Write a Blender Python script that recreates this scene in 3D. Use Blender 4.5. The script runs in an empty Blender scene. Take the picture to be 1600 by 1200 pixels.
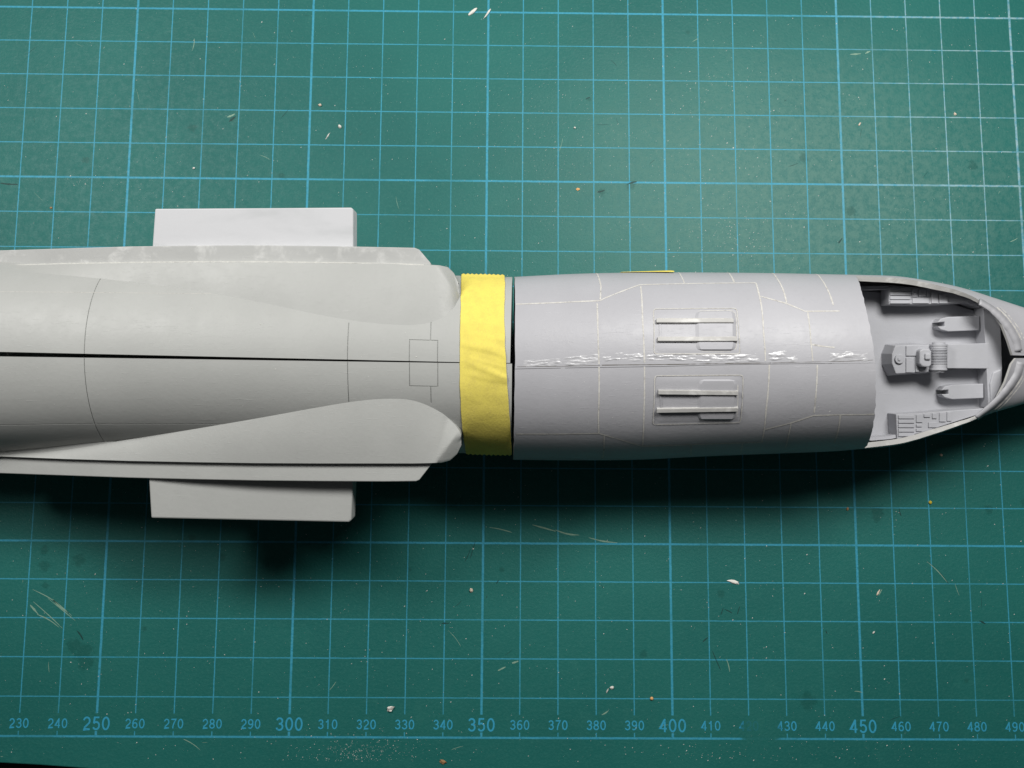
import bpy, bmesh, math, random
from mathutils import Vector, Matrix, noise as mnoise
random.seed(11)
S = 0.001                                  # everything below is written in millimetres
scene = bpy.context.scene
C = scene.collection

# ------------------------------------------------------------------ camera
F_PX = 1400.0                              # focal length in pixels of a 1600 px wide frame
CAM = Vector((355.044, 64.422, 242.592))
AX = Vector((0.99992372, 0.00637663, 0.01057767))     # image right
AY = Vector((0.00756337, -0.99319204, -0.11624272))   # image down
AZ = Vector((0.00976442, 0.11631386, -0.99316451))    # view direction
cam = bpy.data.cameras.new('camera'); camo = bpy.data.objects.new('camera', cam); C.objects.link(camo)
cam.sensor_width = 36.0; cam.lens = 36.0 * F_PX / 1600.0
cam.clip_start = 0.005; cam.clip_end = 20.0
m = Matrix((AX, -AY, -AZ)).transposed().to_4x4(); m.translation = CAM * S
camo.matrix_world = m
scene.camera = camo

# ------------------------------------------------------------------ world, lamps, exposure
w = bpy.data.worlds.new('World'); scene.world = w; w.use_nodes = True
bg = w.node_tree.nodes['Background']; bg.inputs[0].default_value = (0.9, 0.95, 1.0, 1); bg.inputs[1].default_value = 0.032

def area(name, loc, target, sx, sy, power, col):
    l = bpy.data.lights.new(name, 'AREA'); l.shape = 'RECTANGLE'; l.size = sx * S; l.size_y = sy * S
    l.energy = power; l.color = col
    o = bpy.data.objects.new(name, l); C.objects.link(o)
    o.location = Vector(loc) * S
    o.rotation_euler = (Vector(target) - Vector(loc)).to_track_quat('-Z', 'Y').to_euler()
    return o
area('desk_lamp_light', (460, 221, 250), (400, 95, 10), 140, 62, 0.85, (1.0, 0.985, 0.96))
area('left_lamp_light', (146, 226, 250), (290, 95, 10), 140, 62, 0.71, (1.0, 0.985, 0.96))

scene.view_settings.view_transform = 'Standard'; scene.view_settings.look = 'None'
scene.view_settings.exposure = 0.0; scene.view_settings.gamma = 1.0; scene.view_settings.use_curve_mapping = False
scene.render.engine = 'CYCLES'; scene.cycles.use_denoising = True; scene.cycles.max_bounces = 6

# ------------------------------------------------------------------ pixel helpers (a ray met with a plane or a surface of known height)
O0 = Vector((357.18, 95.46, 22.4))         # a point on the model's long axis
ROLL = math.atan2(O0.y - CAM.y, CAM.z - O0.z)
RM = Matrix.Rotation(ROLL, 3, 'X'); RMI = RM.transposed()
def ray_w(px, py):
    return (AX * ((px - 800) / F_PX) + AY * ((py - 600) / F_PX) + AZ)
def mat_pt(px, py, z=0.0):
    d = ray_w(px, py); t = (z - CAM.z) / d.z
    return CAM + d * t
CAM_M = RMI @ (CAM - O0)
def ray_m(px, py): return RMI @ ray_w(px, py)
def pt(px, py, h):                         # point of the model frame at height h
    d = ray_m(px, py); t = (h - CAM_M.z) / d.z
    return CAM_M + d * t
def lerp_tab(tab, x):
    if x <= tab[0][0]: return tab[0][1]
    for (a, b), (c, d) in zip(tab, tab[1:]):
        if x <= c: return b + (d - b) * (x - a) / (c - a)
    return tab[-1][1]
def smooth_tab(tab, x):                    # Catmull-Rom through a table
    n = len(tab)
    if x <= tab[0][0]: return tab[0][1]
    if x >= tab[-1][0]: return tab[-1][1]
    for i in range(n - 1):
        if x <= tab[i + 1][0]:
            x0, y0 = tab[i]; x1, y1 = tab[i + 1]; h = x1 - x0; u = (x - x0) / h
            m0 = (tab[i + 1][1] - tab[i - 1][1]) / (tab[i + 1][0] - tab[i - 1][0]) if i > 0 else (y1 - y0) / h
            m1 = (tab[i + 2][1] - y0) / (tab[i + 2][0] - x0) if i < n - 2 else (y1 - y0) / h
            return ((2*u**3 - 3*u**2 + 1) * y0 + (u**3 - 2*u**2 + u) * h * m0 + (-2*u**3 + 3*u**2) * y1 + (u**3 - u**2) * h * m1)

# ------------------------------------------------------------------ materials
class N:
    def __init__(s, name):
        s.m = bpy.data.materials.new(name); s.m.use_nodes = True; s.t = s.m.node_tree; s.t.nodes.clear()
        s.out = s.t.nodes.new('ShaderNodeOutputMaterial')
    def n(s, kind, **kw):
        nd = s.t.nodes.new('ShaderNode' + kind)
        for k, v in kw.items(): setattr(nd, k, v)
        return nd
    def put(s, sock, v):
        if hasattr(v, 'is_linked') or hasattr(v, 'links'): s.t.links.new(v, sock)
        elif isinstance(v, (tuple, list)) and len(v) == 3 and sock.type == 'RGBA': sock.default_value = (*v, 1)
        else: sock.default_value = v
    def math(s, op, a, b=None, c=None, clamp=False):
        nd = s.n('Math', operation=op, use_clamp=clamp); s.put(nd.inputs[0], a)
        if b is not None: s.put(nd.inputs[1], b)
        if c is not None: s.put(nd.inputs[2], c)
        return nd.outputs[0]
    def noise(s, vec, scale, detail=3, rough=0.55, dist=0.0):
        nd = s.n('TexNoise'); s.put(nd.inputs['Vector'], vec); nd.inputs['Scale'].default_value = scale
        nd.inputs['Detail'].default_value = detail; nd.inputs['Roughness'].default_value = rough
        nd.inputs['Distortion'].default_value = dist
        return nd.outputs[0]
    def rng(s, v, a, b, c=0.0, d=1.0, smooth=True):
        nd = s.n('MapRange', interpolation_type='SMOOTHSTEP' if smooth else 'LINEAR'); nd.clamp = True
        s.put(nd.inputs[0], v)
        for i, q in enumerate((a, b, c, d)): s.put(nd.inputs[i + 1], q)
        return nd.outputs[0]
    def mix(s, f, a, b):
        nd = s.n('Mix', data_type='RGBA'); s.put(nd.inputs[0], f); s.put(nd.inputs[6], a); s.put(nd.inputs[7], b)
        return nd.outputs[2]
    def bump(s, h, strength, dist):
        nd = s.n('Bump'); nd.inputs['Strength'].default_value = strength; nd.inputs['Distance'].default_value = dist
        s.put(nd.inputs['Height'], h); return nd.outputs[0]
    def coords(s, which='Object'):
        return s.n('TexCoord').outputs[which]
    def bsdf(s, col, rough, normal=None, spec=0.5, alpha=None, **kw):
        b = s.n('BsdfPrincipled'); s.put(b.inputs['Base Color'], col); s.put(b.inputs['Roughness'], rough)
        b.inputs['Specular IOR Level'].default_value = spec
        if normal is not None: s.put(b.inputs['Normal'], normal)
        if alpha is not None: s.put(b.inputs['Alpha'], alpha)
        for k, v in kw.items(): s.put(b.inputs[k], v)
        s.t.links.new(b.outputs[0], s.out.inputs[0]); return s.m

def plastic(name, col, rough=0.48, spec=0.34, var=0.03, white=0.0, bump=0.25):
    k = N(name); co = k.coords()
    big = k.noise(co, 55, 4, 0.6); fine = k.noise(co, 900, 3, 0.6); mid = k.noise(co, 210, 5, 0.65, 0.4)
    c2 = tuple(max(0, q * (1 - var)) for q in col); c3 = tuple(min(1, q * (1 + var)) for q in col)
    c = k.mix(k.rng(big, 0.3, 0.72), c2, c3)
    c = k.mix(k.math('MULTIPLY', k.rng(fine, 0.5, 0.8), 0.10), c, tuple(q * 0.7 for q in col))
    if white > 0:
        c = k.mix(k.math('MULTIPLY', k.rng(mid, 0.5, 0.72), white), c, (0.78, 0.78, 0.76))
    # faint scuffs
    mp = k.n('Mapping'); k.put(mp.inputs[0], co); mp.inputs['Scale'].default_value = (1, 9, 9); mp.inputs['Rotation'].default_value = (0, 0, 0.5)
    sc = k.noise(mp.outputs[0], 160, 4, 0.7)
    c = k.mix(k.math('MULTIPLY', k.rng(sc, 0.62, 0.75), 0.22), c, tuple(min(1, q * 1.3) for q in col))
    smear = k.noise(co, 38, 5, 0.7, 1.2)
    r = k.math('ADD', k.rng(mid, 0.3, 0.7, rough - 0.03, rough + 0.05), k.rng(smear, 0.4, 0.62, -0.025, 0.03))
    mp2 = k.n('Mapping'); k.put(mp2.inputs[0], co); mp2.inputs['Scale'].default_value = (1.2, 16, 16); mp2.inputs['Rotation'].default_value = (0, 0, -0.35)
    sc2 = k.noise(mp2.outputs[0], 230, 3, 0.7)
    nb = k.bump(k.math('ADD', fine, k.math('ADD', k.math('MULTIPLY', k.rng(sc, 0.6, 0.7), 0.5), k.math('MULTIPLY', k.rng(sc2, 0.62, 0.70), 0.5))), bump, 0.00012)
    return k.bsdf(c, r, nb, spec)

M = {}
M['rear'] = plastic('rear_grey_plastic', (0.382, 0.389, 0.374))
M['front'] = plastic('front_grey_plastic', (0.372, 0.372, 0.392), 0.46, 0.36)
M['tub'] = plastic('cockpit_grey_plastic', (0.42, 0.425, 0.45), 0.5, 0.35, 0.04)
M['sanded'] = plastic('sanded_grey_plastic', (0.40, 0.405, 0.395), 0.6, 0.25, 0.05, 0.35)
M['sill'] = plastic('cut_plastic_edge', (0.44, 0.435, 0.42), 0.6, 0.25, 0.1, 0.5)

k = N('white_sanded_plastic'); co = k.coords(); mp = k.n('Mapping'); k.put(mp.inputs[0], co); mp.inputs['Scale'].default_value = (0.35, 1.3, 1); a = k.noise(mp.outputs[0], 90, 4, 0.6, 0.3); b = k.noise(co, 500, 3)
c = k.mix(k.rng(a, 0.44, 0.66), (0.52, 0.525, 0.54), (0.45, 0.46, 0.47))
M['whitetab'] = k.bsdf(c, 0.6, k.bump(b, 0.2, 0.0001), 0.25)

k = N('dust_filled_line'); co = k.coords(); a = k.noise(co, 420, 3, 0.7); b = k.noise(co, 1500, 2)
c = k.mix(k.rng(b, 0.35, 0.65), (0.54, 0.53, 0.50), (0.46, 0.445, 0.415))
M['dustline'] = k.bsdf(c, 0.85, None, 0.1, k.rng(a, 0.30, 0.44, 0.55, 1.0))
k = N('painted_seam_shade'); M['seam'] = k.bsdf((0.10, 0.09, 0.075), 0.8, None, 0.1, k.rng(k.noise(k.coords(), 130, 3), 0.42, 0.5, 0.25, 1.0))

k = N('dried_cement'); co = k.coords(); a = k.noise(co, 500, 3)
M['glue'] = k.bsdf(k.mix(k.rng(a, 0.4, 0.65), (0.385, 0.386, 0.402), (0.46, 0.46, 0.475)), 0.3, k.bump(a, 0.4, 0.0002), 0.6)

k = N('yellow_masking_tape'); co = k.coords()
mp = k.n('Mapping'); k.put(mp.inputs[0], co); mp.inputs['Scale'].default_value = (2.2, 1, 1)
a = k.noise(mp.outputs[0], 1300, 3, 0.6); b = k.noise(co, 420, 4, 0.7); d = k.noise(co, 60, 3)
c = k.mix(k.rng(b, 0.40, 0.68), (0.72, 0.61, 0.125), (0.66, 0.555, 0.12))
c = k.mix(k.math('MULTIPLY', k.rng(a, 0.5, 0.75), 0.35), c, (0.55, 0.44, 0.14))
c = k.mix(k.math('MULTIPLY', k.rng(d, 0.45, 0.7), 0.2), c, (0.86, 0.72, 0.16))
M['tape'] = k.bsdf(c, 0.75, k.bump(k.math('ADD', a, b), 0.32, 0.00018), 0.15)

def simple(name, col, rough=0.6, spec=0.3):
    k = N(name); n1 = k.noise(k.coords(), 1800, 3)
    return k.bsdf(k.mix(n1, tuple(q * 0.7 for q in col), tuple(min(1, q * 1.2) for q in col)), rough, k.bump(n1, 0.4, 0.0001), spec)
M['white'] = simple('white_plastic_shaving', (0.74, 0.72, 0.66))
M['cream'] = simple('cream_plastic_crumb', (0.70, 0.58, 0.46))
M['orange'] = simple('orange_bead', (0.72, 0.40, 0.16))
M['yellow'] = simple('yellow_bead', (0.55, 0.42, 0.03))
M['brown'] = simple('brown_crumb', (0.35, 0.20, 0.09))
M['dust'] = simple('pale_plastic_dust', (0.62, 0.62, 0.58))
M['table'] = simple('dark_table', (0.02, 0.014, 0.012))
M['scratch_pale'] = simple('pale_cut_mark', (0.20, 0.33, 0.25))
M['scratch_dark'] = simple('dark_cut_mark', (0.008, 0.05, 0.045))

# --- the cutting mat: green vinyl with its printed grid
def mat_material():
    k = N('green_cutting_mat'); co = k.coords()
    sep = k.n('SeparateXYZ'); k.put(sep.inputs[0], co)
    X = k.math('MULTIPLY', sep.outputs[0], 1000.0); Y = k.math('MULTIPLY', sep.outputs[1], 1000.0)
    def lines(v, period, width, soft=0.09):
        f = k.math('PINGPONG', v, period / 2)            # distance to the nearest multiple of the period
        return k.rng(f, width / 2 - soft, width / 2 + soft, 1.0, 0.0)
    v_ok = k.rng(Y, 5.7, 5.9)                             # vertical lines stop above the numerals
    tick = k.math('MULTIPLY', k.rng(Y, -0.1, 0.0), k.rng(Y, 1.25, 1.4, 1.0, 0.0))
    v_ok = k.math('MAXIMUM', v_ok, tick)
    wob = k.noise(co, 400, 2); jit = k.math('MULTIPLY', k.math('SUBTRACT', wob, 0.5), 0.16)
    Xj = k.math('ADD', X, jit); Yj = k.math('ADD', Y, jit)
    vert = k.math('MULTIPLY', k.math('MAXIMUM', lines(Xj, 10, 0.28), lines(Xj, 50, 0.60)), v_ok)
    y_ok = k.rng(Y, -0.6, -0.5)
    horiz = k.math('MAXIMUM', lines(Yj, 10, 0.27), lines(Yj, 50, 0.52))
    horiz = k.math('MULTIPLY', horiz, y_ok)
    grid = k.math('MAXIMUM', vert, horiz)
    wear = k.rng(k.noise(co, 900, 3, 0.7), 0.26, 0.46, 0.45, 1.0)
    wear2 = k.rng(k.noise(co, 45, 4, 0.6), 0.33, 0.52, 0.6, 1.0)
    grid = k.math('MULTIPLY', k.math('MULTIPLY', grid, wear), wear2)
    # a rubbed-out patch near the figure 420
    dx = k.math('SUBTRACT', X, 423.0); dy = k.math('SUBTRACT', Y, 2.0)
    dd = k.math('SQRT', k.math('ADD', k.math('MULTIPLY', dx, dx), k.math('MULTIPLY', k.math('MULTIPLY', dy, dy), 1.5)))
    dd = k.math('ADD', dd, k.math('MULTIPLY', k.math('SUBTRACT', k.noise(co, 400, 3), 0.5), 4.0))
    grid = k.math('MULTIPLY', grid, k.rng(dd, 4.5, 6.2, 0.04, 1.0))
    # base colour, scuffs, painted sheen and stains
    big = k.noise(co, 14, 4, 0.6); mid = k.noise(co, 95, 5, 0.7); fine = k.noise(co, 1400, 3, 0.7); sp = k.noise(co, 520, 4, 0.75)
    base = k.mix(k.rng(big, 0.3, 0.7), (0.009, 0.108, 0.096), (0.013, 0.130, 0.113))
    base = k.mix(k.math('MULTIPLY', k.rng(mid, 0.55, 0.75), 0.25), base, (0.030, 0.165, 0.138))
    base = k.mix(k.math('MULTIPLY', k.rng(fine, 0.45, 0.8), 0.35), base, (0.040, 0.18, 0.15))
    # greyed area on the far side of the model: lamp sheen painted in, with scuffing
    ex = k.math('MULTIPLY', k.math('SUBTRACT', X, 436.0), 0.0095); ey = k.math('MULTIPLY', k.math('SUBTRACT', Y, 146.0), 0.015)
    er = k.math('SQRT', k.math('ADD', k.math('MULTIPLY', ex, ex), k.math('MULTIPLY', ey, ey)))
    er = k.math('ADD', er, k.math('MULTIPLY', k.math('SUBTRACT', mid, 0.5), 0.5))
    scuff_sheen = k.rng(er, 0.1, 1.0, 1.0, 0.0)
    base = k.mix(k.math('MULTIPLY', scuff_sheen, k.rng(sp, 0.36, 0.62, 0.10, 0.62)), base, (0.105, 0.215, 0.182))
    st = None
    for (px, py, r) in ((130, 1018, 2.2), (122, 875, 1.6), (70, 885, 1.2), (226, 982, 0.8), (1126, 928, 0.9), (1006, 1023, 0.9),
                        (1372, 800, 1.4), (920, 155, 0.6), (985, 288, 1.4), (1075, 50, 0.6), (1510, 1063, 0.9), (134, 250, 0.8),
                        (118, 1010, 1.6), (135, 1035, 1.8), (70, 860, .8), (72, 915, .9), (300, 840, .7), (345, 870, .8), (640, 890, .5), (785, 890, .6), (1370, 810, 1.0), (1600, 785, 1.0), (1545, 795, .9), (300, 200, .9), (440, 275, .8), (1255, 245, 1.0), (1330, 330, 1.1), (362, 186, 0.7), (940, 300, 1.0), (1520, 258, 1.2), (1262, 1095, 1.8)):
        p = mat_pt(px, py)
        vd = k.n('VectorMath', operation='DISTANCE'); k.put(vd.inputs[0], co); vd.inputs[1].default_value = tuple(p * S)
        dmm = k.math('ADD', k.math('MULTIPLY', vd.outputs['Value'], 1000.0), k.math('ADD', k.math('MULTIPLY', k.math('SUBTRACT', sp, 0.5), 3.2 * r), k.math('MULTIPLY', k.math('SUBTRACT', mid, 0.5), 3.0 * r)))
        f = k.rng(dmm, r * 0.7, r * 1.5, 0.5, 0.0)
        st = f if st is None else k.math('MAXIMUM', st, f)
    base = k.mix(st, base, (0.005, 0.070, 0.058))
    paint = k.mix(k.rng(fine, 0.3, 0.7), (0.028, 0.255, 0.385), (0.052, 0.315, 0.430))
    # chalky, dust-filled print towards the far right of the mat
    pale = k.math('MULTIPLY', k.rng(k.math('ADD', X, k.math('MULTIPLY', mid, 25.0)), 448, 500), k.rng(Y, 105, 150))
    paint = k.mix(k.math('MULTIPLY', pale, k.rng(sp, 0.35, 0.6, 0.15, 0.75)), paint, (0.36, 0.49, 0.50))
    c = k.mix(k.math('MULTIPLY', grid, 0.92), base, paint)
    rough = k.rng(sp, 0.3, 0.7, 0.46, 0.62)
    nb = k.bump(k.math('ADD', fine, k.math('MULTIPLY', sp, 0.7)), 0.55, 0.00016)
    return k.bsdf(c, rough, nb, 0.26)
M['mat'] = mat_material()

k = N('mat_print_numeral'); co = k.coords('Generated'); geo = k.n('NewGeometry').outputs['Position']
sepg = k.n('SeparateXYZ'); k.put(sepg.inputs[0], geo)
a = k.noise(geo, 900, 3, 0.7); fade = k.math('ABSOLUTE', k.math('SUBTRACT', k.math('MULTIPLY', sepg.outputs[0], 1000.0), 423.0))
fade = k.math('ADD', fade, k.math('MULTIPLY', k.math('SUBTRACT', k.noise(geo, 500, 3), 0.5), 9.0))
al = k.math('MULTIPLY', k.rng(a, 0.25, 0.42, 0.5, 1.0), k.rng(fade, 3.2, 6.5, 0.14, 1.0))
M['numeral'] = k.bsdf((0.030, 0.290, 0.440), 0.55, None, 0.4, al)

# ------------------------------------------------------------------ object helpers
def link(name, me, mat, parent=None, smooth=None):
    o = bpy.data.objects.new(name, me); C.objects.link(o)
    if mat: me.materials.append(M[mat] if isinstance(mat, str) else mat)
    if parent: o.parent = parent
    if smooth is not None:
        for p in me.polygons: p.use_smooth = smooth
    return o
def mesh(name, verts, faces):
    me = bpy.data.meshes.new(name); me.from_pydata([tuple(Vector(v) * S) for v in verts], [], faces); me.update(); return me
def tag(o, label, cat, group=None):
    o['label'] = label; o['category'] = cat
    if group: o['group'] = group
    return o
def empty(name, loc, label, cat, roll=True):
    o = bpy.data.objects.new(name, None); C.objects.link(o); o.empty_display_size = 0.01
    o.location = Vector(loc) * S
    if roll: o.rotation_euler = (ROLL, 0, 0)
    return tag(o, label, cat)
def bevel(o, wd=0.15, seg=2):
    b = o.modifiers.new('bevel', 'BEVEL'); b.width = wd * S; b.segments = seg; b.limit_method = 'ANGLE'; b.angle_limit = math.radians(40)
    return o
def prism_pts(name, top, depth, mat, parent, bv=0.15, grow=0.0, bottom=None):
    n = len(top)
    bot = bottom or [Vector((p.x, p.y, p.z - depth)) for p in top]
    vs = [Vector(p) for p in top] + [Vector(p) for p in bot]
    fs = [list(range(n)), list(range(2 * n - 1, n - 1, -1))] + [[i, n + i, n + (i + 1) % n, (i + 1) % n] for i in range(n)]
    me = mesh(name, vs, fs)
    bm = bmesh.new(); bm.from_mesh(me); bmesh.ops.recalc_face_normals(bm, faces=bm.faces); bm.to_mesh(me); bm.free()
    o = link(name, me, mat, parent)
    if bv: bevel(o, bv)
    return o
def prism(name, pxs, h, depth, mat, parent, bv=0.15, draft=0.0):
    top = [pt(x, y, h) for x, y in pxs]
    bot = None
    if draft:
        c = sum(top, Vector()) / len(top)
        bot = [Vector((p.x, p.y, p.z - depth)) + Vector(((p.x - c.x), (p.y - c.y), 0)).normalized() * draft for p in top]
    return prism_pts(name, top, depth, mat, parent, bv, bottom=bot)

# ------------------------------------------------------------------ fuselage sections (model frame: x along, y across, z up)
X_of = lambda px, py=567.5, h=0: pt(px, py, h).x
def sil(rows):                             # far and near outline pixels -> half width and centre tables
    wt, ct = [], []
    for px, yf, yn in rows:
        a = pt(px, yf, 1.0); b = pt(px, yn, 1.0)
        wt.append((a.x, (a.y - b.y) / 2 * 0.995)); ct.append((a.x, (a.y + b.y) / 2))
    return wt, ct
FW, FC = sil([(800, 432, 719), (900, 427, 720), (1000, 425, 719), (1100, 425, 714), (1200, 426, 710), (1300, 428, 706), (1350, 429, 702),
              (1400, 431, 697), (1450, 438, 684), (1500, 448, 668), (1550, 463, 648), (1600, 479, 633), (1680, 505, 606)])
FH = [(X_of(800), 20.5), (X_of(1000), 21.0), (X_of(1365), 20.8), (X_of(1450), 15.0), (X_of(1560), 7.0), (X_of(1600), 5.5), (X_of(1680), 4.0)]
FB = [(X_of(800), 22.0), (X_of(1400), 22.0), (X_of(1600), 13.0), (X_of(1680), 9.0)]
RW = [(X_of(-260), 23.0), (X_of(0), 24.0), (X_of(200), 23.0), (X_of(400), 22.4), (X_of(720), 21.9), (X_of(800), 21.9)]
RC = [(X_of(-260), 0.6), (X_of(0), 0.6), (X_of(400), 0.2), (X_of(720), -0.5), (X_of(800), -0.7)]
RH = [(X_of(-260), 19.4), (X_of(0), 20.4), (X_of(800), 20.3)]
RB = [(X_of(-260), 17.0), (X_of(0), 21.0), (X_of(400), 22.0), (X_of(800), 22.0)]
class Body:
    def __init__(s, wt, ct, ht, bt): s.wt, s.ct, s.ht, s.bt = wt, ct, ht, bt
    def w(s, x): return smooth_tab(s.wt, x)
    def c(s, x): return smooth_tab(s.ct, x)
    def hc(s, x): return smooth_tab(s.ht, x)
    def hb(s, x): return smooth_tab(s.bt, x)
    def P(s, x, t, off=0.0):
        ct_ = math.cos(t)
        p = Vector((x, s.c(x) + s.w(x) * math.sin(t), (s.hc(x) if ct_ > 0 else s.hb(x)) * ct_))
        if off: p += s.nrm(x, t) * off
        return p
    def nrm(s, x, t):
        ct_ = math.cos(t); H = s.hc(x) if ct_ > 0 else s.hb(x)
        n = Vector((0, math.sin(t) / s.w(x), ct_ / H)); return n.normalized()
    def F(s, p):
        H = s.hc(p.x) if p.z > 0 else s.hb(p.x)
        return ((p.y - s.c(p.x)) / s.w(p.x)) ** 2 + (p.z / H) ** 2 - 1
    def hit(s, px, py):                    # where the ray of a pixel meets the surface -> (x, t)
        d = ray_m(px, py); a = (26 - CAM_M.z) / d.z; b = (-2 - CAM_M.z) / d.z
        best = None; n = 70; prev = None
        for i in range(n + 1):
            u = a + (b - a) * i / n; f = s.F(CAM_M + d * u)
            if best is None or f < best[0]: best = (f, u)
            if f < 0:
                lo, hi = prev if prev is not None else u, u
                for _ in range(25):
                    mid = (lo + hi) / 2
                    if s.F(CAM_M + d * mid) < 0: hi = mid
                    else: lo = mid
                best = (0, hi); break
            prev = u
        p = CAM_M + d * best[1]
        H = s.hc(p.x) if p.z > 0 else s.hb(p.x)
        return p.x, math.atan2((p.y - s.c(p.x)) / s.w(p.x), p.z / H)
FRONT = Body(FW, FC, FH, FB); REAR = Body(RW, RC, RH, RB)

def ribbon(name, body, pxs, width, mat, parent, off=0.035, step=0.7, jitter=0.25, label=None):
    st = [body.hit(*q) for q in pxs]
    path = []
    for (x0, t0), (x1, t1) in zip(st, st[1:]):
        L = (body.P(x1, t1) - body.P(x0, t0)).length; n = max(1, int(L / step))
        path += [(x0 + (x1 - x0) * i / n, t0 + (t1 - t0) * i / n) for i in range(n)]
    path.append(st[-1])
    pts = [body.P(x, t, off) for x, t in path]; ns = [body.nrm(x, t) for x, t in path]
    vs, fs = [], []
    for i, p in enumerate(pts):
        tg = (pts[min(i + 1, len(pts) - 1)] - pts[max(i - 1, 0)]).normalized()
        sd = tg.cross(ns[i]).normalized() * (width / 2 * (1 + random.uniform(-jitter, jitter)))
        vs += [p + sd, p - sd]
        if i: fs.append([2*i - 2, 2*i, 2*i + 1, 2*i - 1])
    me = mesh(name, vs, fs)
    o = link(name, me, mat, parent, True)
    if label: o['label'] = label
    return o

# ================================================================== THE TABLE AND THE MAT
tb = prism_pts('table_top', [Vector((120, -60, -3.2)), Vector((640, -60, -3.2)), Vector((640, 330, -3.2)), Vector((120, 330, -3.2))], 18, 'table', None, 0)
tb['kind'] = 'structure'
edge = [(150, -6.2), (222, -6.5), (236, -7.2), (252, -8.3), (300, -9.2), (380, -9.4), (460, -8.8), (488, -7.6), (520, -6.8), (600, -6.5), (600, 300), (150, 300)]
matr = prism_pts('cutting_mat', [Vector((x, y, 0)) for x, y in edge], 3.0, 'mat', None, 0.3)
tag(matr, 'green self-healing cutting mat with blue printed grid and number scale', 'cutting mat')
def arc(cx, cy, rx, ry, a0, a1, n=14):
    return [(cx + rx * math.cos(math.radians(a0 + (a1 - a0) * i / n)), cy + ry * math.sin(math.radians(a0 + (a1 - a0) * i / n))) for i in range(n + 1)]
# stroke centre lines of sans-serif figures, cap height 1, set width 0.56
DIGITS = {'0': [arc(.28, .5, .215, .445, 0, 360, 28)],
 '1': [[(.10, .735), (.20, .76), (.275, .82), (.31, .945)], [(.31, 1.0), (.31, 0.0)]],
 '2': [arc(.28, .68, .205, .265, 170, -38, 16) + [(.30, .36), (.16, .22), (.085, .055), (.52, .055)]],
 '3': [arc(.275, .73, .19, .215, 165, -90, 14), arc(.275, .29, .215, .235, 90, -165, 16), [(.22, .52), (.29, .52)]],
 '4': [[(.53, .265), (.06, .265), (.385, .95)], [(.395, 1.0), (.395, 0.0)]],
 '5': [[(.48, .945), (.155, .945), (.105, .50)], arc(.275, .33, .215, .275, 145, -155, 18)],
 '6': [arc(.285, .315, .205, .26, 0, 360, 24), arc(.33, .45, .26, .495, 180, 55, 14)],
 '7': [[(.05, .945), (.50, .945), (.34, .62), (.245, .30), (.22, 0.0)]],
 '8': [arc(.28, .735, .18, .21, 0, 360, 22), arc(.28, .275, .215, .22, 0, 360, 24)],
 '9': [arc(.275, .685, .205, .26, 0, 360, 24), arc(.23, .55, .26, .495, 0, -125, 14)]}
def figure_mesh(text, cap, stroke):
    vs, fs = [], []; adv = 0.74; x0 = -(adv * (len(text) - 1) + 0.62) / 2
    zoff = 0.0
    for ch in text:
        for path in DIGITS[ch]:
            i0 = len(vs); zoff += 0.0008
            for i, (x, y) in enumerate(path):
                a_ = Vector(path[max(i - 1, 0)]); b_ = Vector(path[min(i + 1, len(path) - 1)]); d = (b_ - a_).normalized()
                cosb = 1.0
                if 0 < i < len(path) - 1:
                    d1 = (Vector(path[i]) - a_).normalized(); d2 = (b_ - Vector(path[i])).normalized()
                    cosb = max(0.55, math.sqrt(max(0.0, (1 + d1.dot(d2)) / 2)))
                sd = Vector((-d.y, d.x)) * stroke / 2 / cosb
                for q in (1, -1): vs.append((((x0 + x * 1.1) + sd.x * q) * cap, ((y - 0.5) + sd.y * q) * cap, zoff))
                if i: k_ = i0 + 2 * i; fs.append([k_ - 2, k_ - 1, k_ + 1, k_])
        x0 += adv
    return mesh('numeral', vs, fs)
for v in range(220, 510, 10):
    bigf = v % 50 == 0
    o = link('numeral', figure_mesh(str(v), 3.35 if bigf else 2.42, 0.135), 'numeral', matr)
    o.location = Vector((v, 3.25, 0.03)) * S
    o['label'] = 'printed blue number %d on the mat scale' % v

# cut marks in the vinyl
def strokes(name, rows, mat, z=0.025):
    vs, fs = [], []
    for (x0, y0, x1, y1, wd) in rows:
        a = mat_pt(x0, y0); b = mat_pt(x1, y1); d = (b - a); n = 6
        sd = Vector((-d.y, d.x, 0)).normalized()
        bend = random.uniform(-0.06, 0.06) * d.length
        i0 = len(vs)
        for i in range(n + 1):
            u = i / n; ww = wd * (0.15 + 0.85 * math.sin(math.pi * (0.08 + 0.84 * u))) * random.uniform(0.6, 1.2) / 2
            p = a + d * u + sd * bend * math.sin(math.pi * u); p.z = z
            vs += [p + sd * ww, p - sd * ww]
            if i: j = i0 + 2 * i; fs.append([j - 2, j, j + 1, j - 1])
    o = link(name, mesh(name, vs, fs), mat, matr); o['kind'] = 'stuff'
    return o
pale = [(51, 921, 112, 962, .22), (52, 940, 98, 982, .22), (75, 935, 118, 970, .18), (82, 936, 108, 958, .5), (47, 945, 60, 960, .5), (58, 960, 92, 980, .3),
        (287, 1155, 313, 1172, .25), (765, 824, 800, 832, .35), (832, 820, 868, 830, .4), (868, 828, 905, 836, .4), (920, 840, 965, 848, .35),
        (1373, 930, 1378, 921, .3), (940, 1117, 951, 1110, .35), (1448, 877, 1480, 910, .22), (800, 1036, 810, 1033, .5), (1335, 1080, 1347, 1082, .3),
        (778, 1048, 790, 1042, .5), (515, 1078, 525, 1065, .2), (700, 985, 720, 1010, .12), (1135, 1030, 1140, 1050, .25), (355, 183, 367, 178, .6),
        (1328, 85, 1345, 84, .5), (1352, 84, 1360, 80, .5), (1578, 378, 1590, 372, .3), (300, 80, 304, 60, .2)]
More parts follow.
